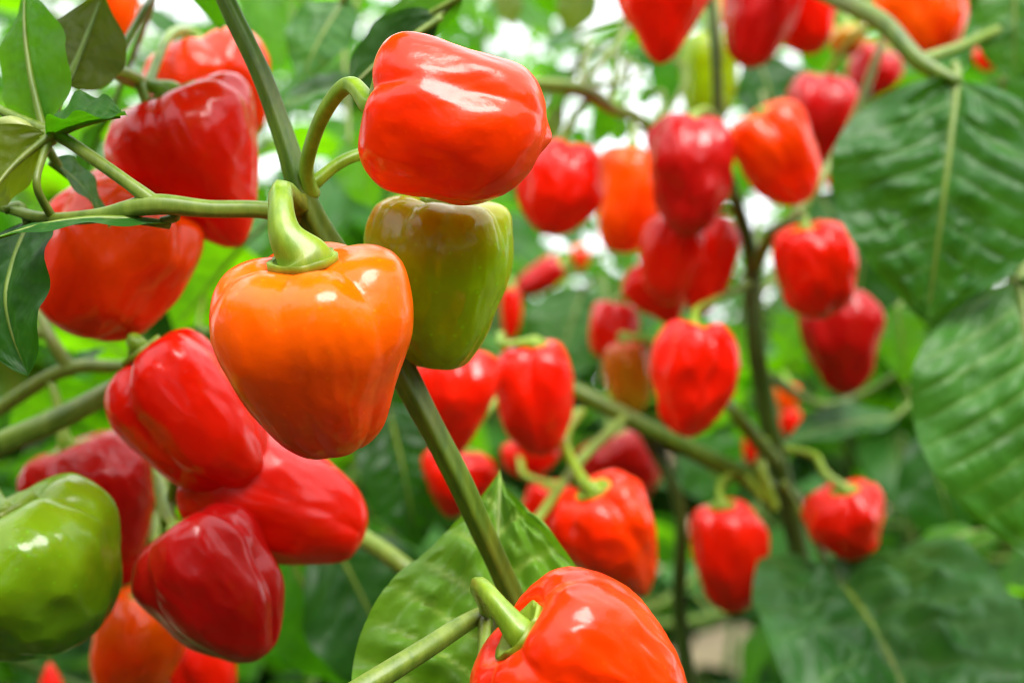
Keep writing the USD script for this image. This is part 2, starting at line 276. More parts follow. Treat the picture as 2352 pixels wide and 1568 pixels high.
def pepper_body(prof, lobes, seed, nu, nv, groove, dent, wrinkle, bend, squash=1.0, crease=None, front=0.0):
    rng = np.random.RandomState(seed)
    pr = spline(PROF[prof], 400); ds = np.r_[0, np.cumsum(np.linalg.norm(np.diff(pr, axis=0), axis=1))]
    s = np.linspace(0, ds[-1], nu + 1); r = np.maximum(np.interp(s, ds, pr[:, 0]), 0); z = np.interp(s, ds, pr[:, 1])
    th = np.linspace(0, 2 * np.pi, nv, endpoint=False); R, TH = np.meshgrid(r, th, indexing='ij'); Z = z[:, None] * np.ones_like(TH)
    ga = 2 * np.pi * (np.arange(lobes) + rng.uniform(-.18, .18, lobes)) / lobes
    gd = rng.uniform(0.6, 1.25, lobes); wob = rng.uniform(-.35, .35, lobes)
    if crease:                                                      # grooves by their angle from the side that faces the viewer
        ga = np.radians([c[0] for c in crease]) + front; gd = np.array([c[1] for c in crease]); wob = wob[0] * np.linspace(-.6, .6, len(crease))
    g = np.zeros_like(TH)
    for a, d_, w_ in zip(ga, gd, wob):
        dd = (TH - a + w_ * (Z + 0.5) + np.pi) % (2 * np.pi) - np.pi
        g += d_ * np.exp(-np.abs(dd / 0.26) ** 1.4)
    low = np.clip(-Z, 0, 1)
    depth = 1.35 * groove * (0.55 + 0.9 * np.exp(-(low / 0.16) ** 2) + 0.7 * np.exp(-((low - 0.95) / 0.2) ** 2))
    X0 = R * np.cos(TH); Y0 = R * np.sin(TH)
    seedv = np.array([seed * 3.7, seed * 1.3, seed * 7.1])
    P = np.stack([X0, Y0, Z * 1.6], -1)
    big = (fbm(P * 1.15 + seedv, 2, seed) - 0.5) * 2 * dent * 1.5
    med = (noise(P * np.array([2.6, 2.6, 1.9]) + seedv, seed + 5) - 0.5) * dent * 1.35
    wr = (np.abs(noise(P * np.array([5.5, 5.5, 2.6]) + seedv, seed + 9) - 0.5) * 2) * wrinkle * 2.4 + (noise(P * np.array([12, 12, 7]) + seedv, seed + 3) - 0.5) * wrinkle * 1.1
    k = np.clip(R * 3, 0, 1)
    fac = 1 - depth * g + (big + med - wr) * k
    lean = 1 + 0.10 * np.cos(TH - rng.uniform(0, 6.28)) * np.sin(np.pi * low)
    lobeh = rng.uniform(-0.05, 0.05)
    X = X0 * fac * lean; Y = Y0 * fac * lean * squash
    Z = Z - 0.10 * g * np.exp(-(low / 0.2) ** 2) * np.clip(R * 1.6, 0, 1) * groove * 4 + 0.10 * dent * 6 * (fbm(P * 0.9 + seedv + 9, 2, seed + 2) - 0.5) * k
    X = X + bend[0] * low**2; Y = Y + bend[1] * low**2
    v = np.stack([X, Y, Z], -1)
    top, bot = v[0].mean(0), v[-1].mean(0)
    vv = np.vstack([v[1:-1].reshape(-1, 3), top, bot]); n = nu - 1
    i, j = np.meshgrid(np.arange(n - 1), np.arange(nv), indexing='ij'); j2 = (j + 1) % nv
    a, b, c, d = i * nv + j, i * nv + j2, (i + 1) * nv + j2, (i + 1) * nv + j
    f = np.concatenate([np.stack([a, c, b], -1).reshape(-1, 3), np.stack([a, d, c], -1).reshape(-1, 3)])
    jj = np.arange(nv); jn = (jj + 1) % nv
    f = np.vstack([f, np.stack([np.full(nv, n * nv), jj, jn], -1), np.stack([np.full(nv, n * nv + 1), (n - 1) * nv + jn, (n - 1) * nv + jj], -1)])
    return vv, f
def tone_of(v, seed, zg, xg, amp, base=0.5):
    """ripeness, on the front orange pepper partly painted light and shade: runs along the fruit (zg), round it (xg) and in patches (amp)"""
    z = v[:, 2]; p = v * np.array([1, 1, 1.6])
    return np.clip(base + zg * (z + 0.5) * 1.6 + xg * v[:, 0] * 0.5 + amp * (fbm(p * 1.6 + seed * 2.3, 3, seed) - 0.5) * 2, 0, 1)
def pepper(label, box, d, mat, prof='lantern', roll=0, tilt=0, spin=0, lobes=3, seed=1, groove=0.10, dent=0.07, wrinkle=0.012, bend=(0, 0),
           stalk=None, srad=0.0016, res=(72, 96), fit='both', aspect=1.0, tone=(0.2, 0.0, 0.4), group='peppers hanging among the leaves', calyx=1.0, squash=1.0, flare=2.0, cat='pepper', crease=None):
    if group == R_: dent, wrinkle, lobes = dent * 1.5, max(wrinkle, .02), 3 + seed % 2
    v, f = pepper_body(prof, lobes, seed, res[0], res[1], groove, dent, wrinkle, bend, squash, crease, math.radians(-90 - spin))
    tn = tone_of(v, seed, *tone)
    ro, ti, sp = map(math.radians, (roll, tilt, spin))
    ax = math.cos(ti) * (math.sin(ro) * RIGHT + math.cos(ro) * UP) - math.sin(ti) * FWD
    xa = unit(np.cross(UP * math.cos(ro) + RIGHT * math.sin(ro), -FWD)); xa = unit(xa - ax * (xa @ ax)); ya = np.cross(ax, xa)
    xr = xa * math.cos(sp) + ya * math.sin(sp); yr = np.cross(ax, xr)
    x0, y0, x1, y1 = box; s = px_size(d)
    R = 0.5 * min(x1 - x0, y1 - y0) * s; H = 2 * R * aspect
    C = at((x0 + x1) / 2, (y0 + y1) / 2, d) + ax * H / 2
    def place(R, H, C): return C + (v[:, :1] * xr + v[:, 1:2] * yr) * R + v[:, 2:] * ax * H
    for it in range(7):
        q, _ = project(place(R, H, C)); a0, b0 = q.min(0); a1, b1 = q.max(0)
        kw, kh = (x1 - x0) / (a1 - a0), (y1 - y0) / (b1 - b0)
        if fit == 'both':
            if abs(math.sin(ro)) < 0.707: R *= kw; H *= kh
            else: R *= kh; H *= kw
        else:
            k = math.sqrt(kw * kh); R *= k; H *= k
        q, _ = project(place(R, H, C)); a0, b0 = q.min(0); a1, b1 = q.max(0)
        C = C + RIGHT * ((x0 + x1) - (a0 + a1)) / 2 * s - UP * ((y0 + y1) - (b0 + b1)) / 2 * s
    w = place(R, H, C)
    top = w[-2]                                                    # bottom of the dimple, where the calyx sits
    path = thing('pepper', label, cat, top, group)
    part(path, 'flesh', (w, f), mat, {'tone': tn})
    # calyx: a thin scalloped saucer that follows the shoulder
    cr = 0.34 * R * calyx; na, nr = 40, 7; rng = np.random.RandomState(seed + 77)
    th = np.linspace(0, 2 * np.pi, na, endpoint=False); rr = np.linspace(0.0, 1, nr)
    edge = 1 + 0.05 * np.cos(5 * th + rng.uniform(0, 6)) + 0.03 * np.cos(9 * th + rng.uniform(0, 6)) + rng.uniform(-.025, .025, na)
    hz = 0.07 * R + 0.11 * R * rr**3 - 0.10 * R * np.clip(rr - 0.9, 0, 1) * 3
    pts = []
    for k in (0, 1):
        for q_ in range(nr):
            off = hz[q_] - k * 0.085 * R
            pts.append(top + (np.cos(th)[:, None] * xr + np.sin(th)[:, None] * yr) * (cr * max(rr[q_], 0.02) * edge)[:, None] + ax * off)
    # order: upper rings from the centre outwards, then lower rings inwards
    rings = pts[:nr] + pts[nr:][::-1]
    cv = np.vstack(rings); n = len(rings)
    i, j = np.meshgrid(np.arange(n - 1), np.arange(na), indexing='ij'); j2 = (j + 1) % na
    a, b, c, dd = i * na + j, i * na + j2, (i + 1) * na + j2, (i + 1) * na + j
    cf = np.concatenate([np.stack([a, c, b], -1).reshape(-1, 3), np.stack([a, dd, c], -1).reshape(-1, 3)])
    part(path, 'calyx', (cv, cf), STALK)
    if stalk is None:
        k = np.linalg.norm((TWIGS - top) * [1, 1, 1.0], axis=1) + 0.6 * np.maximum(top[2] - TWIGS[:, 2], 0) + 0.02 * (TWIGS[:, 1] < top[1])
        k = int(np.argmin(k)); e = TWIGS[k]; gap = np.linalg.norm(e - top)
        if gap > 0.07: e = top + ax * R * 0.5 + np.array([0, 0.014, 0.5 * R])
        pts = [top + ax * 0.04 * R, top + ax * R * 0.3, (top + ax * R * 0.3) * 0.45 + e * 0.55 + np.array([0, 0, 0.12 * np.linalg.norm(e - top)]), e]
    else:
        pts = [top + ax * 0.04 * R, top + ax * R * 0.14] + [at(*p) for p in stalk]
    n = 44; sp_ = spline(pts, n); sl = np.r_[0, np.cumsum(np.linalg.norm(np.diff(sp_, axis=0), axis=1))]; tt = sl / sl[-1]
    rad = srad * (1 + (flare - 1) * np.exp(-(sl / (0.30 * R)) ** 1.4) - 0.12 * tt + 0.25 * np.exp(-((1 - tt) / 0.06) ** 2))
    part(path, 'stalk', tube_raw(sp_, rad, sides=16, ridge=0.07, ridges=5, seed=seed), STALK)
    return path

# ------------------------------------------------------------------ ground
def ground():
    xs = np.unique(np.r_[np.linspace(-80, 80, 17), np.linspace(-6, 6, 81)]); ys = np.unique(np.r_[np.linspace(-40, 120, 17), np.linspace(-3, 9, 81)])
    X, Y = np.meshgrid(xs, ys, indexing='ij'); near = np.exp(-(X**2 + Y**2) / 60)
    Z = 0.07 * (fbm(np.stack([X * 3, Y * 3, 0 * X], -1), 4, 3) - 0.5) * near
    m = len(ys); i, j = np.meshgrid(np.arange(len(xs) - 1), np.arange(m - 1), indexing='ij')
    a, b, c, d = i * m + j, (i + 1) * m + j, (i + 1) * m + j + 1, i * m + j + 1
    f = np.concatenate([np.stack([a, b, c], -1).reshape(-1, 3), np.stack([a, c, d], -1).reshape(-1, 3)])
    p = part('/World', 'soil', (np.stack([X, Y, Z], -1).reshape(-1, 3), f), SOIL, kind='structure')
    tag(stage.GetPrimAtPath(p), 'bare tan soil showing between the plants at the bottom', 'soil')
ground()

# ------------------------------------------------------------------ background plants
GAPS = [(448, 30, 80, 62), (360, 10, 40, 30), (612, 365, 42, 60), (700, 285, 45, 32), (1195, 102, 44, 48), (1385, 40, 60, 75), (1392, 135, 28, 32), (1415, 200, 58, 38), (1322, 262, 40, 62),
        (1490, 262, 52, 60), (1455, 318, 46, 40), (1382, 345, 28, 32), (1780, 672, 46, 42), (1688, 705, 36, 38), (1826, 118, 24, 26), (1712, 480, 20, 35), (1665, 15, 22, 18), (620, 480, 20, 12), (1080, -5, 40, 16), (1420, 440, 14, 12)]
GAPS += [(1660, 1510, 130, 150), (2140, 1262, 60, 45)]
GAPS = [(a, b, c * 0.5, d * 0.5) for a, b, c, d in GAPS]
def in_gap(pts):
    q, d = project(pts)
    for a, b, c, e in GAPS:
        if np.any(((q[:, 0] - a) / c) ** 2 + ((q[:, 1] - b) / e) ** 2 < 1): return True
    return False
def bush(label, x, y, h, nleaf, seed, weights, spread=0.30, size=(0.06, 0.11), gaps=True, low=0.15, detail=(10, 5), group='leafy pepper plants behind the peppers'):
    rng = np.random.RandomState(seed)
    pl = thing('pepper_plant', label, 'plant', (x, y, 0), group)
    lean = rng.uniform(-0.08, 0.08, 2)
    st = [np.array([x, y, -0.02])] + [np.array([x + lean[0] * k, y + lean[1] * k, h * 0.92 * k]) + np.r_[rng.uniform(-.02, .02, 2), 0] for k in (0.3, 0.6, 1.0)]
    part(pl, 'main_stem', tube(st, [0.009, 0.007, 0.005, 0.003], n=30, sides=10, ridge=0.05), STEM_DARK)
    stp = spline(st, 60); tips = []
    for k in range(13):
        a = rng.uniform(0, 2 * np.pi); s0 = stp[int(rng.uniform(0.12, 0.9) * 59)]; rr = spread * rng.uniform(0.6, 1.05)
        e = s0 + np.array([rr * math.cos(a), rr * math.sin(a), rng.uniform(0.05, 0.28) * h])
        e[2] = min(e[2], h)
        m = (s0 + e) / 2 + np.array([0, 0, -0.02])
        br = [s0, m, e]
        if gaps and in_gap(spline(br, 12)) and k > 5: continue
        part(pl, 'branch', tube(br, [0.004, 0.003, 0.002], n=14, sides=8), STEM)
        tips.append(spline(br, 20))
    made = tries = 0
    while made < nleaf and tries < nleaf * 8:
        tries += 1
        b = tips[rng.randint(len(tips))] if rng.rand() < 0.8 else stp[int(low * 59):]
        s0 = b[int(rng.uniform(0.1, 1) * (len(b) - 1))]
        a = rng.uniform(0, 2 * np.pi); o = np.array([math.cos(a), math.sin(a), rng.uniform(-0.5, 0.5)])
        pl_len = rng.uniform(0.02, 0.045); L = rng.uniform(*size)
        P0 = s0 + unit(o) * pl_len; dirv = unit(o + np.array([0, 0, rng.uniform(-0.8, 0.05)])); P1 = P0 + dirv * L
        if P1[2] < 0.02: continue
        W = L * rng.uniform(0.5, 0.66); N = unit(np.array([0, 0, 1.0]) + 0.45 * rng.normal(size=3))
        S = unit(np.cross(dirv, N))
        if gaps and in_gap(np.array([P0, P0 * .7 + P1 * .3, P0 * .45 + P1 * .55, P0 * .2 + P1 * .8, P1, P0 * .6 + P1 * .4 + S * W * .45, P0 * .6 + P1 * .4 - S * W * .45, P0 * .3 + P1 * .7 + S * W * .3, P0 * .3 + P1 * .7 - S * W * .3])): continue
        mat = LEAVES[rng.choice(5, p=weights)]
        add_leaf(pl, P0, P1, W, N, mat, attach=s0, rib=False, nu=detail[0], nv=detail[1], seed=int(rng.randint(1, 999)), fold=rng.uniform(0.05, 0.5), arch=rng.uniform(0.0, 0.14), quilt=0.035, pet=0.0013)
        made += 1
    return pl
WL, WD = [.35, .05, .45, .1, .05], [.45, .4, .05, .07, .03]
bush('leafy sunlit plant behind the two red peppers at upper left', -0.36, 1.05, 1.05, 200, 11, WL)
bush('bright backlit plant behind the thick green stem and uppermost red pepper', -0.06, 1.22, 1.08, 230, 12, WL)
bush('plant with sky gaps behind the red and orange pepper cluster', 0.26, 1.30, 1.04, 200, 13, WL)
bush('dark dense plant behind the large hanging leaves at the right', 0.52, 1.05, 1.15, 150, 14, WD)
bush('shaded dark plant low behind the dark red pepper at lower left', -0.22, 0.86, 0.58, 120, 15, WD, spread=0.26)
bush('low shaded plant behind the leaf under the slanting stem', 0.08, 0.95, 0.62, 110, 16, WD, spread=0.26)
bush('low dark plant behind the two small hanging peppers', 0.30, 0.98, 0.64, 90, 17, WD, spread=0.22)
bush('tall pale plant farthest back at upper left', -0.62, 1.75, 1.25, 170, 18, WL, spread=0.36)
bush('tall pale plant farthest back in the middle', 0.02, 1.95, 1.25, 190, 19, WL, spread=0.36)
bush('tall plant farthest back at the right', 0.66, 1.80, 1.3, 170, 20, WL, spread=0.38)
# the next row of the crop, beyond, and unseen foliage added near the camera: one mass each
TPL = [leaf_mesh((0, 0, 0), (0, 1, 0), 0.6, (0, 0, 1), nu=5, nv=3, seed=k, fold=.1 + .08 * k, arch=.02 * k) for k in range(6)]
def row(name, label, boxes, zs, n, seed, gaps, mat, size=(.09, .15)):
    rng = np.random.RandomState(seed); ps, ves = [], []
    for k in range(n):
        (xs, ys) = boxes[k % len(boxes)]
        P0 = np.array([rng.uniform(*xs), rng.uniform(*ys), rng.uniform(*zs)]); a = rng.uniform(0, 6.28)
        dv = unit([math.cos(a), math.sin(a), rng.uniform(-.9, .2)]); L = rng.uniform(*size); nn = np.array([0, 0, 1.]) + .5 * rng.normal(size=3)
        nn = unit(nn - dv * (nn @ dv)); sd = np.cross(dv, nn)
        if gaps and in_gap(P0 + dv * L * np.array([0, .25, .5, .75, 1])[:, None]): continue
        (v, f), ve, _ = TPL[k % 6]
        ps.append((P0 + L * (v[:, :1] * sd + v[:, 1:2] * dv + v[:, 2:] * nn), f)); ves.append(ve)
    for xs, ys in boxes:
        for k in range(max(1, int((xs[1] - xs[0]) / 0.3))):
            x = xs[0] + 0.3 * k + rng.uniform(0, .2); yy = rng.uniform(*ys); h = zs[1] * .95
            if gaps and in_gap(np.array([[x, yy, z] for z in np.linspace(0, h, 24)])): h = .7
            vf = tube([(x, yy, -.02), (x + .03, yy, h * .5), (x - .02, yy + .02, h)], [.009, .006, .003], n=12, sides=7); ps.append(vf); ves.append(np.ones(len(vf[0])))
    p = part('/World', name, join(ps), mat, {'vein': np.concatenate(ves)}, kind='stuff'); tag(stage.GetPrimAtPath(p), label, 'foliage')
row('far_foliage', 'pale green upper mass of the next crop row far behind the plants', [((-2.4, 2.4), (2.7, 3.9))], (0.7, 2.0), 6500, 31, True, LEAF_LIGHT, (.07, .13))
row('far_foliage', 'dark lower mass of the next crop row behind the plants', [((-1.6, 1.6), (2.0, 2.7))], (0.03, .8), 3200, 33, True, LEAF_DARK, (.10, .16))  # darker leaf colour puts the shade low in the row into the material
row('near_foliage', "crop row on the photographer's side, unseen, added to darken what the peppers mirror", [((-1.8, 1.8), (-1.1, -0.4)), ((-1.4, -0.7), (-0.6, 1.0)), ((-1.8, 1.8), (-1.1, -0.4)), ((0.8, 1.5), (-0.6, 0.9))], (0.03, 1.2), 4200, 32, False, LEAF_DARK, (.13, .2))  # unseen row, added and shaped to keep bright reflections off the fruit
row('low_foliage', 'unseen low leafy growth added over the soil to darken reflections under the peppers', [((-0.9, 0.9), (-0.5, 0.75))], (0.02, .2), 500, 34, False, LEAF_DARK, (.10, .16))  # added so the fruit undersides do not mirror bright soil

# ------------------------------------------------------------------ foreground plant: the slanting stem and what grows from it
def P(pts): return [at(*p) for p in pts]
def pxr(d, *w): return [0.5 * x * px_size(d) for x in w]
base = at(1330, 1750, 0.36)
fp = thing('pepper_plant', 'foreground plant with thick slanting green stem between the front peppers', 'plant', (base[0], base[1], 0), 'pepper plants')
part(fp, 'main_stem', tube(P([(400, -260, .345), (515, -10, .34), (600, 170, .337), (655, 320, .335), (700, 460, .335), (760, 580, .338), (850, 720, .34), (940, 880, .34), (1055, 1100, .34), (1160, 1330, .345), (1250, 1530, .35), (1330, 1750, .36)]) + [base + [.004, .01, -.04], base + [.008, .02, -.11], base + [0.01, 0.03, -0.25], np.array([base[0] + .01, base[1] + .05, -0.02])],
     pxr(.338, 38, 42, 46, 54, 76, 74, 56, 52, 57, 58, 60, 70, 84), n=130, sides=36, ridge=0.11, bump=0.07), STEM)
part(fp, 'branch', tube(P([(705, 500, .337), (600, 482, .33), (480, 480, .325), (350, 470, .322), (230, 495, .325), (110, 502, .33), (20, 480, .335), (-120, 440, .34)]), pxr(.33, 44, 40, 40, 48, 34, 28, 24, 20), n=60, sides=16, ridge=0.05), TWIG)
part(fp, 'branch', tube(P([(355, 468, .322), (300, 425, .322), (215, 365, .325), (140, 315, .33), (80, 290, .333), (-30, 240, .34)]), pxr(.325, 40, 30, 30, 30, 28, 22), n=44, sides=16, ridge=0.05), TWIG)
part(fp, 'branch', tube(P([(120, 310, .33), (95, 370, .325), (85, 430, .322), (120, 500, .33)]), pxr(.33, 22, 18, 18, 22), n=24, sides=12), TWIG)
part(fp, 'branch', tube(P([(1178, 1390, .346), (1120, 1405, .337), (1055, 1438, .327), (975, 1490, .318), (830, 1580, .308), (600, 1720, .30)]), pxr(.315, 30, 38, 46, 50, 54, 56), n=50, sides=18, ridge=0.05), TWIG)
part(fp, 'branch', tube(P([(1112, 1408, .334), (1112, 1470, .324), (1105, 1530, .318), (1100, 1640, .325)]), pxr(.315, 34, 30, 24, 22), n=20, sides=12), TWIG)
# leaves of the foreground plant
pleaf(fp, (105, 300, .334), (60, -20, .345), 210, LEAF_LIGHT, (0.25, 0.9, 0.5), attach=(118, 318, .33), fold=0.12, seed=3, arch=-0.05, label='bright green backlit leaf')
pleaf(fp, (150, 200, .345), (235, -10, .36), 200, LEAF_OLIVE, (-0.1, 0.95, 0.3), attach=(125, 300, .332), fold=0.15, seed=4, label='olive backlit leaf')
pleaf(fp, (112, 312, .33), (290, 262, .325), 170, LEAF, (-0.25, -0.55, 0.9), fold=0.75, seed=5, arch=0.04, ripple=0.06, attach=(95, 300, .332), label='small folded leaf with pale rim')
pleaf(fp, (112, 312, .328), (-40, 470, .315), 190, LEAF_OLIVE, (-0.5, 0.75, 0.6), fold=0.5, seed=6, arch=0.10, attach=(118, 305, .33), label='curled leaf seen from below')
pleaf(fp, (120, 370, .345), (255, 520, .36), 150, LEAF_GREY, (0.2, -0.6, 0.8), fold=0.2, seed=7, attach=(120, 320, .333), label='glossy blue green leaf')
pleaf(fp, (390, 512, .326), (-60, 560, .31), 130, LEAF, (0.05, -0.25, 1), fold=-0.15, seed=8, arch=0.08, attach=(400, 490, .324), label='leaf seen edge on under the branch')
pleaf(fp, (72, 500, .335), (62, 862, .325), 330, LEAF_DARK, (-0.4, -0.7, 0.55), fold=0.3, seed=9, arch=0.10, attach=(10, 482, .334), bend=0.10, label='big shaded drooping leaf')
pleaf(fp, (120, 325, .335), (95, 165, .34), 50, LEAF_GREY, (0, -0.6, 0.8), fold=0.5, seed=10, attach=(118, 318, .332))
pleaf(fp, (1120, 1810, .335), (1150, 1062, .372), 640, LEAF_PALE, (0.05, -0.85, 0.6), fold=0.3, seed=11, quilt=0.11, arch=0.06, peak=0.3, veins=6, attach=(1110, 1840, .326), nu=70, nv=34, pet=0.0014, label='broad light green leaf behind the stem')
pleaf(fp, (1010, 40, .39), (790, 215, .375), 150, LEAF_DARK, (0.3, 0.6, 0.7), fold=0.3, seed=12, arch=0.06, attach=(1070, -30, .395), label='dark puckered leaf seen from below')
pleaf(fp, (1060, -10, .39), (830, 130, .385), 120, LEAF, (0.2, 0.7, 0.6), fold=0.2, seed=13, attach=(1090, -60, .395))
pleaf(fp, (790, 0, .50), (690, 190, .49), 170, LEAF_GREY, (0.1, -0.6, 0.85), attach=(860, -60, .46), seed=61)
pleaf(fp, (830, 190, .50), (640, 250, .49), 150, LEAF_GREY, (0, -0.5, 0.9), attach=(900, 100, .46), seed=62)
# overhead leaves of the same plant, out of view, added to break up sky reflections
rng = np.random.RandomState(5)
topb = []
for k, (ex, ey, ed) in enumerate([(100, -420, .34), (260, -560, .40)]):
    br = P([(400, -260, .345), ((400 + ex) / 2, -330, (.345 + ed) / 2), (ex, ey, ed)])
    part(fp, 'branch', tube(br, [0.002, 0.0018, 0.0012], n=20, sides=10), TWIG); topb.append(spline(br, 12))
for k in range(9):
    b = topb[k % 2]; s0 = b[rng.randint(4, 12)]; a = rng.uniform(0, 6.28); o = np.array([math.cos(a), math.sin(a), rng.uniform(-.1, .4)])
    P0 = s0 + o * .015; P1 = P0 + unit(o + [0, 0, -.3]) * rng.uniform(.05, .085)
    add_leaf(fp, P0, P1, .04, unit(np.array([0, 0, 1]) + .3 * rng.normal(size=3)), LEAF, attach=s0, rib=False, nu=12, nv=6, seed=k)
# flower bud at the left
def bud(plant, c, ax, L, r):
    t = np.linspace(0, 1, 14); part(plant, 'bud', tube_raw(c + np.outer(t, ax) * L, r * np.sin(np.pi * (0.08 + 0.86 * t)) ** 0.7, sides=12), BUDM)
bud(fp, at(-5, 280, .33), unit(at(80, 300, .33) - at(-5, 280, .33)), 0.0085, 0.0022)

# ------------------------------------------------------------------ left plant
lb = at(-150, 1800, .47)
lp = thing('pepper_plant', 'plant at the left edge whose round branches carry the left peppers', 'plant', (lb[0], lb[1], 0), 'pepper plants')
part(lp, 'main_stem', tube([np.array([lb[0], lb[1], -.02]), lb, at(-260, 1200, .46), at(-300, 500, .47), at(-200, -200, .48)], [.008, .007, .0055, .004, .003], n=50, sides=14, ridge=.05), STEM)
part(lp, 'branch', tube(P([(-280, 1150, .46), (-10, 1025, .43), (140, 960, .425), (300, 880, .43), (480, 820, .45), (640, 700, .47)]), pxr(.43, 60, 54, 52, 48, 40, 36), n=44, sides=16, ridge=.04), TWIG)
part(lp, 'branch', tube(P([(-270, 1100, .46), (-20, 950, .47), (150, 850, .46), (280, 842, .46), (420, 830, .47)]), pxr(.46, 38, 35, 33, 29, 24), n=40, sides=14, ridge=.04), TWIG)
part(lp, 'branch', tube(P([(160, 845, .46), (110, 765, .46), (80, 680, .47), (60, 560, .48)]), pxr(.46, 34, 28, 24, 20), n=24, sides=12), TWIG)
part(lp, 'branch', tube(P([(110, 770, .46), (30, 745, .465), (-80, 735, .47)]), pxr(.46, 26, 22, 20), n=16, sides=12), TWIG)
part(lp, 'branch', tube(P([(-280, 620, .47), (30, 330, .40), (135, 200, .375), (200, 165, .37), (270, 165, .385), (340, 195, .41)]), pxr(.38, 40, 36, 34, 34, 34, 30), n=44, sides=14), STALK)
pleaf(lp, (560, 560, .56), (400, 760, .58), 240, LEAF_LIGHT, (0.1, 0.7, 0.6), attach=(640, 600, .50), seed=21, label='bright backlit leaf between the peppers')
pleaf(lp, (480, 640, .60), (600, 480, .62), 180, LEAF_GREY, (0.1, -0.6, 0.8), attach=(640, 700, .49), seed=22)
pleaf(lp, (60, 720, .56), (330, 840, .58), 200, LEAF_LIGHT, (0, 0.7, 0.7), attach=(60, 560, .48), seed=23)
pleaf(lp, (20, 1000, .56), (240, 890, .58), 190, LEAF_LIGHT, (0, 0.6, 0.7), attach=(-20, 950, .47), seed=24)
pleaf(lp, (260, 250, .50), (200, 420, .52), 150, LEAF_DARK, (-0.2, -0.5, 0.8), attach=(250, 170, .385), seed=25)
pleaf(lp, (160, 860, .47), (240, 800, .475), 70, LEAF_GREY, (0, -0.4, 0.9), attach=(158, 850, .46), seed=26)
pleaf(lp, (640, 1220, .55), (830, 1590, .56), 260, LEAF, (-0.4, -0.6, 0.7), attach=(560, 1150, .50), seed=27, fold=.2)
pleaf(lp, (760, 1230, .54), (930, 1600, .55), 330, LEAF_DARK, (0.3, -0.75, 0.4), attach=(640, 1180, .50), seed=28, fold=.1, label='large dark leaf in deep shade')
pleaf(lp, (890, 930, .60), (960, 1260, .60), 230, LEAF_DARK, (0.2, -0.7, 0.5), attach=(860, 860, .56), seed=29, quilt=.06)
part(lp, 'branch', tube(P([(480, 1120, .50), (700, 1170, .49), (850, 1245, .47), (960, 1325, .46), (1180, 1480, .46)]), pxr(.47, 46, 44, 42, 42, 40), n=30, sides=12), TWIG)
part(lp, 'branch', tube(P([(-260, 1250, .46), (100, 1220, .50), (480, 1120, .50)]), pxr(.48, 60, 50, 46), n=24, sides=12), STEM)
part(lp, 'branch', tube(P([(360, 1040, .45), (368, 1120, .43), (385, 1200, .41)]), pxr(.43, 34, 30, 34), n=16, sides=12), STALK)

part(lp, 'branch', tube(P([(-200, -200, .48), (150, -160, .56), (520, -120, .64), (860, -110, .66), (1150, -120, .66)]), pxr(.6, 34, 30, 26, 22, 18), n=40, sides=10), TWIG)
for k, (b, t, w, m) in enumerate([((560, -60, .64), (650, 170, .64), 130, LEAF_LIGHT), ((680, -70, .66), (590, 90, .66), 110, LEAF), ((880, -60, .66), (720, 90, .68), 150, LEAF_LIGHT), ((760, 120, .62), (640, 300, .62), 110, LEAF_GREY),
        ((1120, -70, .66), (1180, 70, .66), 110, LEAF_OLIVE), ((520, 20, .62), (470, 130, .62), 60, LEAF_LIGHT), ((330, 20, .62), (420, 120, .60), 70, LEAF), ((800, 320, .60), (860, 480, .60), 120, LEAF_LIGHT), ((1000, -60, .68), (1090, 60, .68), 120, LEAF_LIGHT)]):
    pleaf(lp, b, t, w, m, (0.25 * (-1) ** k, -0.55, 0.7), attach=[(520, -120, .64), (520, -120, .64), (860, -110, .66), (860, -110, .66), (1150, -120, .66), (520, -120, .64), (150, -160, .56), (860, -110, .66), (1150, -120, .66)][k], seed=120 + k, nu=32, nv=16, rib=False)

# ------------------------------------------------------------------ right plant
rb = at(1830, 1900, .66)
rp = thing('pepper_plant', 'right hand plant with dark upright stem and large hanging leaves', 'plant', (rb[0], rb[1], 0), 'pepper plants')
D6 = .62
part(rp, 'main_stem', tube([np.array([rb[0] + .02, rb[1], -.02]), rb + [.01, 0, -.16], rb + [.004, 0, -.06], rb] + P([(1850, 1400, .65), (1800, 1120, .64), (1765, 960, .63), (1735, 780, D6), (1728, 600, D6), (1690, 460, .61), (1655, 320, .605), (1645, 150, .60), (1632, 0, .60), (1600, -300, .60)]),
     [.0075, .0075, .0075, .007] + pxr(.62, 48, 48, 45, 40, 35, 28, 25, 23, 21, 18), n=90, sides=18, ridge=.04, bump=.06), STEM_DARK)
part(rp, 'branch', tube(P([(1765, 1120, .63), (1600, 1040, .61), (1450, 965, .60), (1310, 890, .60), (1150, 830, .62)]), pxr(.6, 50, 42, 42, 38, 30), n=36, sides=12), STEM)
part(rp, 'branch', tube(P([(1330, 945, .58), (1300, 1010, .57), (1330, 1110, .565)]), pxr(.57, 26, 22, 24), n=16, sides=10), STALK)
part(rp, 'branch', tube(P([(1440, 955, .60), (1330, 1060, .55), (1230, 1200, .50)]), pxr(.55, 26, 24, 22), n=20, sides=10), TWIG)
part(rp, 'branch', tube(P([(1480, 990, .61), (1560, 1160, .61), (1560, 1400, .62), (1590, 1620, .62)]), pxr(.6, 30, 30, 36, 40), n=30, sides=10), STEM_DARK)
part(rp, 'branch', tube(P([(1780, 1060, .63), (1690, 950, .60), (1640, 880, .62)]), pxr(.6, 40, 34, 26), n=20, sides=10), STEM)
part(rp, 'branch', tube(P([(1735, 620, D6), (1770, 540, .60), (1830, 490, .60), (1950, 300, .62), (2040, 60, .64)]), pxr(.6, 30, 28, 28, 24, 20), n=30, sides=10), TWIG)
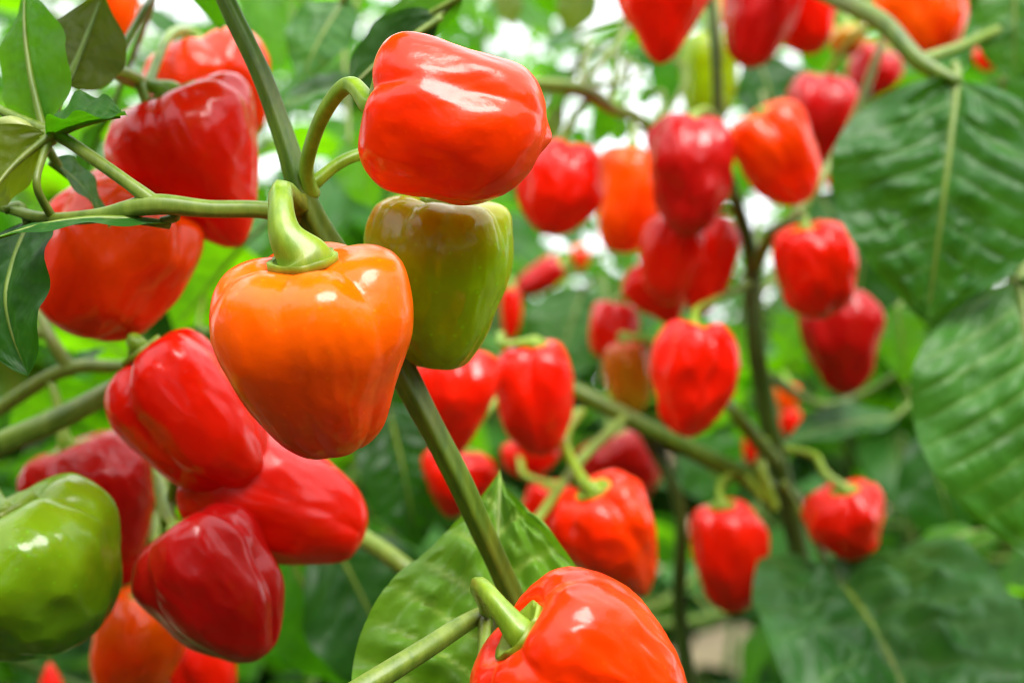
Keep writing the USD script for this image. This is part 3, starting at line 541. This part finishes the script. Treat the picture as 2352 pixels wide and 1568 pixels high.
part(rp, 'branch', tube(P([(1670, 360, .61), (1700, 290, .60), (1740, 285, .60)]), pxr(.6, 24, 22, 22), n=14, sides=10), TWIG)
part(rp, 'branch', tube(P([(1660, 560, .68), (1500, 305, .66), (1400, 245, .60), (1330, 205, .57), (1200, 190, .55)]), pxr(.58, 24, 26, 34, 36, 26), n=30, sides=10), TWIG)
part(rp, 'branch', tube(P([(1810, -60, .58), (1930, 0, .54), (2030, 55, .52), (2110, 140, .51), (2200, 190, .505)]), pxr(.52, 46, 48, 46, 42, 30), n=26, sides=12), STEM)
part(rp, 'branch', tube(P([(2110, 140, .52), (2200, 110, .54), (2290, 70, .56), (2420, 10, .56)]), pxr(.54, 30, 26, 24, 22), n=20, sides=10), TWIG)
part(rp, 'branch', tube(P([(2420, 500, .56), (2400, 620, .52), (2330, 650, .51)]), pxr(.52, 40, 34, 30), n=16, sides=10), TWIG)
part(rp, 'branch', tube(P([(1835, 1560, .655), (2200, 1720, .63), (2520, 1350, .58), (2500, 800, .56), (2430, 500, .56), (2420, 10, .56)]), pxr(.6, 44, 40, 36, 32, 30, 24), n=60, sides=10), STEM)
part(rp, 'branch', tube(P([(1740, 850, .63), (1900, 930, .74), (2060, 860, .74), (2110, 770, .72)]), pxr(.7, 24, 20, 18, 16), n=24, sides=10), STEM)
part(rp, 'branch', tube(P([(1760, 1150, .62), (1690, 1080, .62), (1655, 1120, .625)]), pxr(.62, 22, 20, 24), n=14, sides=10), STALK)
part(rp, 'branch', tube(P([(1755, 1010, .63), (1750, 1080, .62), (1780, 1170, .62)]), pxr(.62, 26, 24, 26), n=14, sides=10), STALK)
HI = dict(nu=80, nv=44, pet=.0018)
pleaf(rp, (2200, 180, .505), (2130, 740, .50), 520, LEAF_GREY, (-0.12, -0.85, 0.62), attach=(2190, 150, .508), fold=.22, quilt=.065, arch=.10, seed=41, veins=7, peak=.42, label='large quilted leaf hanging at the upper right', **HI)
pleaf(rp, (2340, 640, .50), (2440, 1330, .48), 560, LEAF_GREY, (-0.35, -0.85, 0.55), attach=(2400, 620, .52), fold=.25, quilt=.05, arch=.10, seed=42, veins=8, label='large green leaf at the right edge', **HI)
pleaf(rp, (1895, 1285, .62), (2190, 1860, .49), 620, LEAF_GREY, (-0.05, -0.8, 0.6), attach=(1800, 1110, .62), fold=.5, quilt=.10, arch=.12, seed=43, veins=7, peak=.5, label='large glossy leaf in the lower right corner', **HI)
pleaf(rp, (2060, 700, .70), (2080, 880, .70), 110, LEAF_LIGHT, (-0.1, -0.7, 0.6), attach=(2110, 770, .72), seed=44, label='small bright green leaf')
pleaf(rp, (2060, 960, .66), (1795, 1020, .64), 130, LEAF_GREY, (0.1, -0.5, 0.9), attach=(2060, 860, .74), seed=45)
pleaf(rp, (2330, -40, .56), (2330, 190, .56), 190, LEAF_GREY, (-0.2, -0.7, 0.7), attach=(2420, 10, .56), seed=46)
pleaf(rp, (2300, 180, .58), (2380, 560, .58), 300, LEAF, (-0.5, -0.5, 0.8), attach=(2420, 200, .57), seed=47)
pleaf(rp, (1340, 660, .74), (1270, 900, .72), 210, LEAF_GREY, (-0.1, -0.7, 0.65), attach=(1380, 880, .66), seed=48, label='grey green leaf behind the small red peppers')
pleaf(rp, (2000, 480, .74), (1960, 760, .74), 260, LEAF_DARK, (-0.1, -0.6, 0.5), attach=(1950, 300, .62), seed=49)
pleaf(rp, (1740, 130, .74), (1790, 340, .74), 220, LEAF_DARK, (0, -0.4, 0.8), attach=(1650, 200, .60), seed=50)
pleaf(rp, (2240, 1220, .66), (2080, 1290, .66), 90, LEAF_LIGHT, (-.1, -.5, .8), attach=(2320, 1260, .68), seed=51)
pleaf(rp, (2210, 1270, .64), (2320, 1220, .63), 60, LEAF_LIGHT, (-.1, -.5, .8), attach=(2180, 1290, .66), seed=52)
pleaf(rp, (1580, 1010, .72), (1680, 1160, .72), 200, LEAF, (-.1, -.6, .7), attach=(1600, 1040, .61), seed=53)
pleaf(rp, (2120, 1000, .74), (2200, 1260, .74), 220, LEAF_DARK, (-.2, -.6, .7), attach=(2060, 860, .74), seed=54)
pleaf(rp, (1880, 440, .78), (1960, 640, .78), 220, LEAF_DARK, (0, -.5, .7), attach=(1830, 490, .60), seed=55)

for k, (b, t, w, m, a) in enumerate([
        ((1270, 75, .72), (1090, 20, .72), 170, LEAF_LIGHT, (1330, 205, .57)), ((1330, 75, .66), (1245, 125, .66), 75, LEAF_GREY, (1330, 205, .57)), ((1350, -30, .70), (1300, 80, .70), 100, LEAF_OLIVE, (1400, 245, .60)),
        ((1510, 110, .70), (1390, 145, .70), 46, LEAF_LIGHT, (1500, 305, .66)), ((1500, 205, .68), (1470, 245, .68), 40, LEAF_LIGHT, (1500, 305, .66)), ((1320, 160, .68), (1235, 235, .68), 90, LEAF_LIGHT, (1330, 205, .57)),
        ((1400, 250, .64), (1372, 335, .66), 60, LEAF, (1400, 245, .60)), ((1290, 245, .66), (1262, 340, .66), 60, LEAF_OLIVE, (1330, 205, .57)), ((1430, 270, .68), (1412, 330, .68), 50, LEAF_LIGHT, (1400, 245, .60)),
        ((1555, 60, .72), (1540, 250, .72), 110, LEAF, (1655, 200, .605)), ((1500, 90, .72), (1470, 160, .72), 60, LEAF_GREY, (1655, 150, .60)), ((1700, 640, .72), (1660, 690, .72), 70, LEAF_LIGHT, (1735, 620, .62)),
        ((1400, 560, .76), (1450, 640, .76), 110, LEAF_LIGHT, (1500, 305, .66)), ((1230, 500, .78), (1340, 560, .78), 130, LEAF_GREY, (1330, 205, .57)), ((1840, 720, .74), (1800, 830, .74), 110, LEAF_LIGHT, (1735, 700, .62)), ((1700, 740, .76), (1690, 860, .76), 120, LEAF_LIGHT, (1735, 700, .62))]):
    pleaf(rp, b, t, w, m, (0.2 * (-1) ** k, -0.5, 0.75), attach=a, seed=70 + k, nu=26, nv=12, rib=False)

# ------------------------------------------------------------------ peppers
TWIGS = np.vstack(PATHS)
HERO = dict(res=(130, 176))
F, L_, R_ = 'peppers on the foreground plant', 'peppers on the left plant', 'peppers on the right plant'
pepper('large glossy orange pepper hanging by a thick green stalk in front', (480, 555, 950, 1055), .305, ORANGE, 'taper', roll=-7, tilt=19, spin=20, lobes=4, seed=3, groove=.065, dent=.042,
       stalk=[(656, 535, .297), (646, 455, .302), (652, 440, .314), (682, 470, .333)], srad=.0027, flare=2.5, tone=(.8, .5, .08, .55), wrinkle=.006, group=F, calyx=1.0, crease=[(48, 1.3), (-8, .75), (-75, .9), (140, .8), (215, .8)], **HERO)  # tone: ripening plus painted light, orange for the lit top, red for shade below
pepper('big shiny red-orange pepper lying sideways, topmost beside the thick stem', (822, 72, 1268, 472), .305, ORANGERED, 'nipple', roll=-80, tilt=3, spin=70, lobes=3, seed=8, groove=.09, dent=.085, wrinkle=.008, crease=[(16, .85), (128, .8), (245, .8)],
       stalk=[(800, 195, .312), (740, 270, .32), (705, 380, .33), (715, 450, .335)], srad=.0019, flare=1.3, tone=(-.1, .5, .35, .62), group=F, **HERO)
pepper('unripe olive green pepper behind the orange one', (835, 448, 1180, 850), .338, OLIVE, 'taper', roll=4, tilt=10, spin=40, lobes=4, seed=14, groove=.06, dent=.045,
       stalk=[(945, 430, .345), (900, 350, .345), (800, 365, .338), (715, 425, .335)], srad=.0016, flare=1.4, tone=(.75, -.6, .15, -.2), group=F, crease=[(-35, 1.0), (12, .6), (62, .9), (150, .8), (230, .8)], **HERO)
pepper('shiny red pepper cut off by the bottom edge of the picture', (1075, 1303, 1590, 1790), .29, ORANGERED, 'lantern', roll=-52, tilt=8, spin=15, lobes=4, seed=21, groove=.09, dent=.06, fit='uni', aspect=1.05,
       stalk=[(1128, 1370, .290), (1104, 1344, .296), (1098, 1350, .306), (1120, 1400, .330)], srad=.0018, flare=1.9, tone=(-.2, .2, .3), group=F, wrinkle=.016, **HERO)
# left plant
MID = dict(res=(96, 132))
pepper('red pepper with pale sheen behind the left branch', (238, 165, 595, 570), .41, RED, 'pointed', roll=-22, tilt=12, spin=0, seed=31, groove=.08, fit='both', stalk=[(310, 190, .405), (260, 165, .385)], srad=.0018, tone=(0, 0, .3), group=L_, **MID)
pepper('red-orange pepper behind the pale sheened red one', (325, 62, 622, 350), .47, ORANGERED, 'lantern', roll=-20, tilt=5, spin=50, seed=32, group=L_, tone=(.3, 0, .3), **MID)
pepper('red pepper with orange shoulder under the forked left branch', (70, 368, 462, 792), .40, ORANGERED, 'blocky', roll=38, tilt=5, spin=100, seed=33, groove=.13, dent=.10, group=L_, tone=(.5, 0, .3), fit='uni', aspect=1.1, **MID)
pepper('red pepper leaning right, tucked behind the orange one at its left', (246, 745, 610, 1140), .385, RED, 'long', roll=-38, tilt=8, spin=10, seed=34, groove=.12, dent=.085, fit='uni', aspect=1.25, group=L_, tone=(-.1, .3, .3), **MID)
pepper('red pepper with blunt tip pointing right beneath the orange one', (375, 995, 876, 1278), .40, RED, 'long', roll=-68, tilt=0, spin=60, seed=35, groove=.12, dent=.10, group=L_, fit='uni', aspect=1.5, tone=(0, 0, .3), **MID)
pepper('dark red pepper above the green one at the left edge', (38, 985, 362, 1345), .46, DEEP, 'pointed', roll=-22, tilt=6, spin=10, seed=36, groove=.05, wrinkle=.02, group=L_, **MID)
pepper('green pepper cut off by the left edge of the picture', (-190, 1085, 282, 1518), .37, GREEN, 'lantern', roll=-24, tilt=12, spin=75, lobes=4, seed=37, groove=.12, dent=.09, group=L_, tone=(.4, .3, .35), stalk=[(-60, 1060, .40), (-160, 1040, .43)], **MID)
pepper('dark red pepper lowest of the whole left cluster, blunt nose down', (300, 1155, 655, 1522), .375, DEEP, 'lantern', roll=-34, tilt=4, spin=80, seed=38, fit='uni', aspect=1.12, groove=.12, dent=.10, stalk=[(385, 1170, .40), (368, 1090, .43)], srad=.0018, group=L_, **MID)
pepper('orange pepper beneath the dark red one at the bottom', (205, 1345, 430, 1620), .45, ORANGE, 'lantern', roll=15, spin=30, seed=39, group=L_, tone=(0, .2, .6), **MID)
pepper('red pepper beside the orange one at the bottom edge', (375, 1440, 545, 1640), .50, RED, 'lantern', roll=-15, seed=40, group=L_)
pepper('red pepper tip poking up in the bottom left corner', (85, 1520, 150, 1640), .60, RED, 'pointed', roll=180, seed=41, group=L_)
pepper('orange pepper cut off by the top edge at the upper left', (222, -70, 322, 102), .60, ORANGE, 'lantern', seed=42, group=L_, tone=(0, 0, .3))
pepper('dim red pepper half hidden right of the lowest dark red one', (610, 1275, 668, 1350), .66, DEEP, 'lantern', seed=43, group=L_, roll=20)
# centre
pepper('red pepper directly beneath the olive green one', (930, 790, 1155, 1060), .50, RED, 'pointed', roll=6, tilt=5, spin=20, seed=51, group=R_, **MID)
pepper('red pepper with small green crown right of the one under the olive', (1135, 778, 1318, 1048), .54, RED, 'long', roll=-4, tilt=14, spin=40, seed=52, group=R_, stalk=[(1155, 790, .53), (1150, 770, .56)], **MID)
pepper('red pepper half hidden behind the slanting stem', (968, 1020, 1145, 1190), .58, RED, 'pointed', roll=10, seed=53, group=R_)
pepper('dim red pepper below the green crowned one', (1150, 985, 1295, 1100), .62, RED, 'lantern', roll=-20, seed=54, group=R_)
pepper('pinkish red pepper behind the broad light green leaf', (1195, 1095, 1330, 1260), .60, RED, 'lantern', roll=10, tilt=15, seed=55, group=R_, stalk=[(1205, 1090, .60), (1195, 1050, .61)])
pepper('shadowed dark red pepper behind the thin crossing twigs', (1320, 975, 1520, 1160), .72, DEEP, 'lantern', roll=-20, seed=56, group=R_)
pepper('red pepper hanging by a curved light green stalk, low centre', (1245, 1093, 1525, 1355), .52, ORANGERED, 'pointed', roll=-26, tilt=14, spin=30, seed=57, group=R_, fit='uni', aspect=1.2, tone=(-.3, .3, .3), stalk=[(1335, 1095, .52), (1300, 1010, .55), (1335, 945, .58)], srad=.0017, **MID)
pepper('long narrow red pepper hanging at the lower right', (1583, 1143, 1768, 1408), .60, RED, 'long', roll=-8, tilt=10, seed=58, group=R_, stalk=[(1655, 1110, .61), (1700, 1070, .62)], srad=.0015, **MID)
pepper('small red pepper with a dent above the glossy corner leaf', (1840, 1098, 2032, 1288), .60, RED, 'lantern', roll=-14, tilt=12, seed=59, dent=.09, group=R_, stalk=[(1895, 1085, .60), (1870, 1045, .61), (1805, 1030, .62)], srad=.0016, **MID)
# upper right
pepper('red pepper touching the tip of the topmost sideways one', (1183, 318, 1388, 542), .58, RED, 'lantern', roll=8, spin=20, seed=61, group=R_, **MID)
pepper('orange pepper between two red ones, sky above it', (1368, 335, 1530, 582), .63, ORANGE, 'long', roll=6, seed=62, group=R_, tone=(.1, -.5, .3), **MID)
pepper('wrinkled crimson pepper with pale highlights on the dark stem', (1482, 258, 1688, 545), .57, DEEP, 'lantern', roll=4, tilt=-6, seed=63, dent=.10, wrinkle=.03, group=R_, lobes=4, **MID)
pepper('red pepper beneath the wrinkled crimson one', (1468, 485, 1620, 700), .59, RED, 'lantern', roll=5, tilt=25, seed=64, group=R_, **MID)
pepper('red pepper right of the clump under the crimson one', (1555, 490, 1702, 722), .61, RED, 'lantern', roll=8, seed=65, dent=.09, group=R_, **MID)
pepper('red pepper lowest left of the clump under the crimson one', (1428, 585, 1580, 752), .64, RED, 'pointed', roll=-20, seed=66, group=R_, **MID)
pepper('large red pepper right of the dark stem, with orange top', (1672, 232, 1892, 468), .58, ORANGERED, 'lantern', roll=-28, tilt=10, seed=67, group=R_, tone=(.6, 0, .25), fit='uni', aspect=1.2, stalk=[(1735, 280, .60), (1700, 290, .60)], srad=.0015, **MID)
pepper('dark red pepper behind the orange topped one', (1805, 168, 1985, 405), .70, DEEP, 'lantern', roll=6, seed=68, group=R_, **MID)
pepper('crimson pepper partly hidden by the large quilted leaf', (1945, 95, 2075, 230), .78, DEEP, 'lantern', roll=30, seed=69, group=R_)
pepper('red pepper cut off by the top edge left of the dark stem', (1408, -150, 1642, 148), .54, RED, 'pointed', roll=4, seed=70, group=R_, tone=(.2, -.4, .3), **MID)
pepper('deep red pepper cut off by the top edge right of the dark stem', (1660, -120, 1850, 158), .60, DEEP, 'lantern', roll=14, seed=71, group=R_, **MID)
pepper('red pepper cut off at the top beside the deep red one', (1745, -130, 1928, 126), .63, RED, 'lantern', roll=-8, seed=72, group=R_, **MID)
pepper('orange and red pepper at the top above the quilted leaf', (2005, -120, 2225, 145), .60, ORANGE, 'lantern', roll=-10, seed=73, group=R_, tone=(.1, -.6, .4), **MID)
pepper('sliver of an orange pepper behind the dark stem at the top', (1630, -60, 1700, 60), .72, ORANGE, 'lantern', seed=74, group=R_)
pepper('red pepper with pointed tip hanging over the maroon one', (1773, 505, 1972, 735), .57, RED, 'nipple', roll=-14, tilt=10, seed=75, group=R_, stalk=[(1850, 500, .59), (1830, 488, .60)], **MID)
pepper('maroon shaded pepper beneath the pointed tip', (1832, 665, 2034, 908), .64, DEEP, 'lantern', roll=-4, seed=76, dent=.1, group=R_, **MID)
pepper('small round red pepper above the brownish turning one', (1352, 690, 1470, 830), .66, RED, 'round', roll=10, seed=77, group=R_)
pepper('brownish orange pepper still turning, left of the crimson dented one', (1385, 778, 1500, 955), .64, TURN, 'long', roll=-8, tilt=10, seed=78, group=R_, tone=(-.6, 0, .3))
pepper('dented crimson pepper with pale streaks, right of centre', (1492, 733, 1702, 1004), .54, RED, 'lantern', roll=4, tilt=8, spin=40, seed=79, stalk=[(1600, 712, .56), (1640, 690, .60), (1728, 650, .62)], dent=.11, wrinkle=.03, group=R_, tone=(-.3, 0, .2), **MID)
pepper('maroon pepper in shade right of the olive green one', (1180, 585, 1300, 680), .85, DEEP, 'lantern', roll=60, seed=80, group=R_)
pepper('tiny orange pepper above the grey green leaf', (1312, 562, 1354, 622), .95, ORANGERED, 'lantern', seed=81, group=R_)
pepper('tiny orange pepper right of the dark stem, upper of two', (1780, 882, 1838, 948), .90, ORANGE, 'lantern', seed=82, group=R_)
pepper('tiny red pepper right of the dark stem, lower of two', (1788, 940, 1842, 1005), .90, RED, 'lantern', seed=83, group=R_)
pepper('tiny red pepper left of the dark stem near the fork', (1706, 1005, 1745, 1065), .86, RED, 'lantern', seed=84, group=R_)
pepper('small orange-red pepper peeping beside the quilted leaf', (1890, 370, 1955, 445), .78, ORANGERED, 'lantern', roll=-30, seed=85, group=R_)
pepper('small yellow green pepper under the top edge', (1900, 55, 1990, 130), .76, TURN, 'lantern', seed=86, group=R_, tone=(.6, 0, .2))
pepper('pale olive green pepper behind the top of the dark stem', (1560, 70, 1695, 300), .70, OLIVE, 'long', seed=87, group=R_, tone=(0, 0, .1, .03))
pepper('small red pepper behind the twig at the top right', (2235, 105, 2295, 165), .74, RED, 'lantern', seed=88, group=R_)
pepper('narrow strip of red pepper showing beside the olive one', (1150, 660, 1200, 780), .74, RED, 'long', seed=89, group=R_)
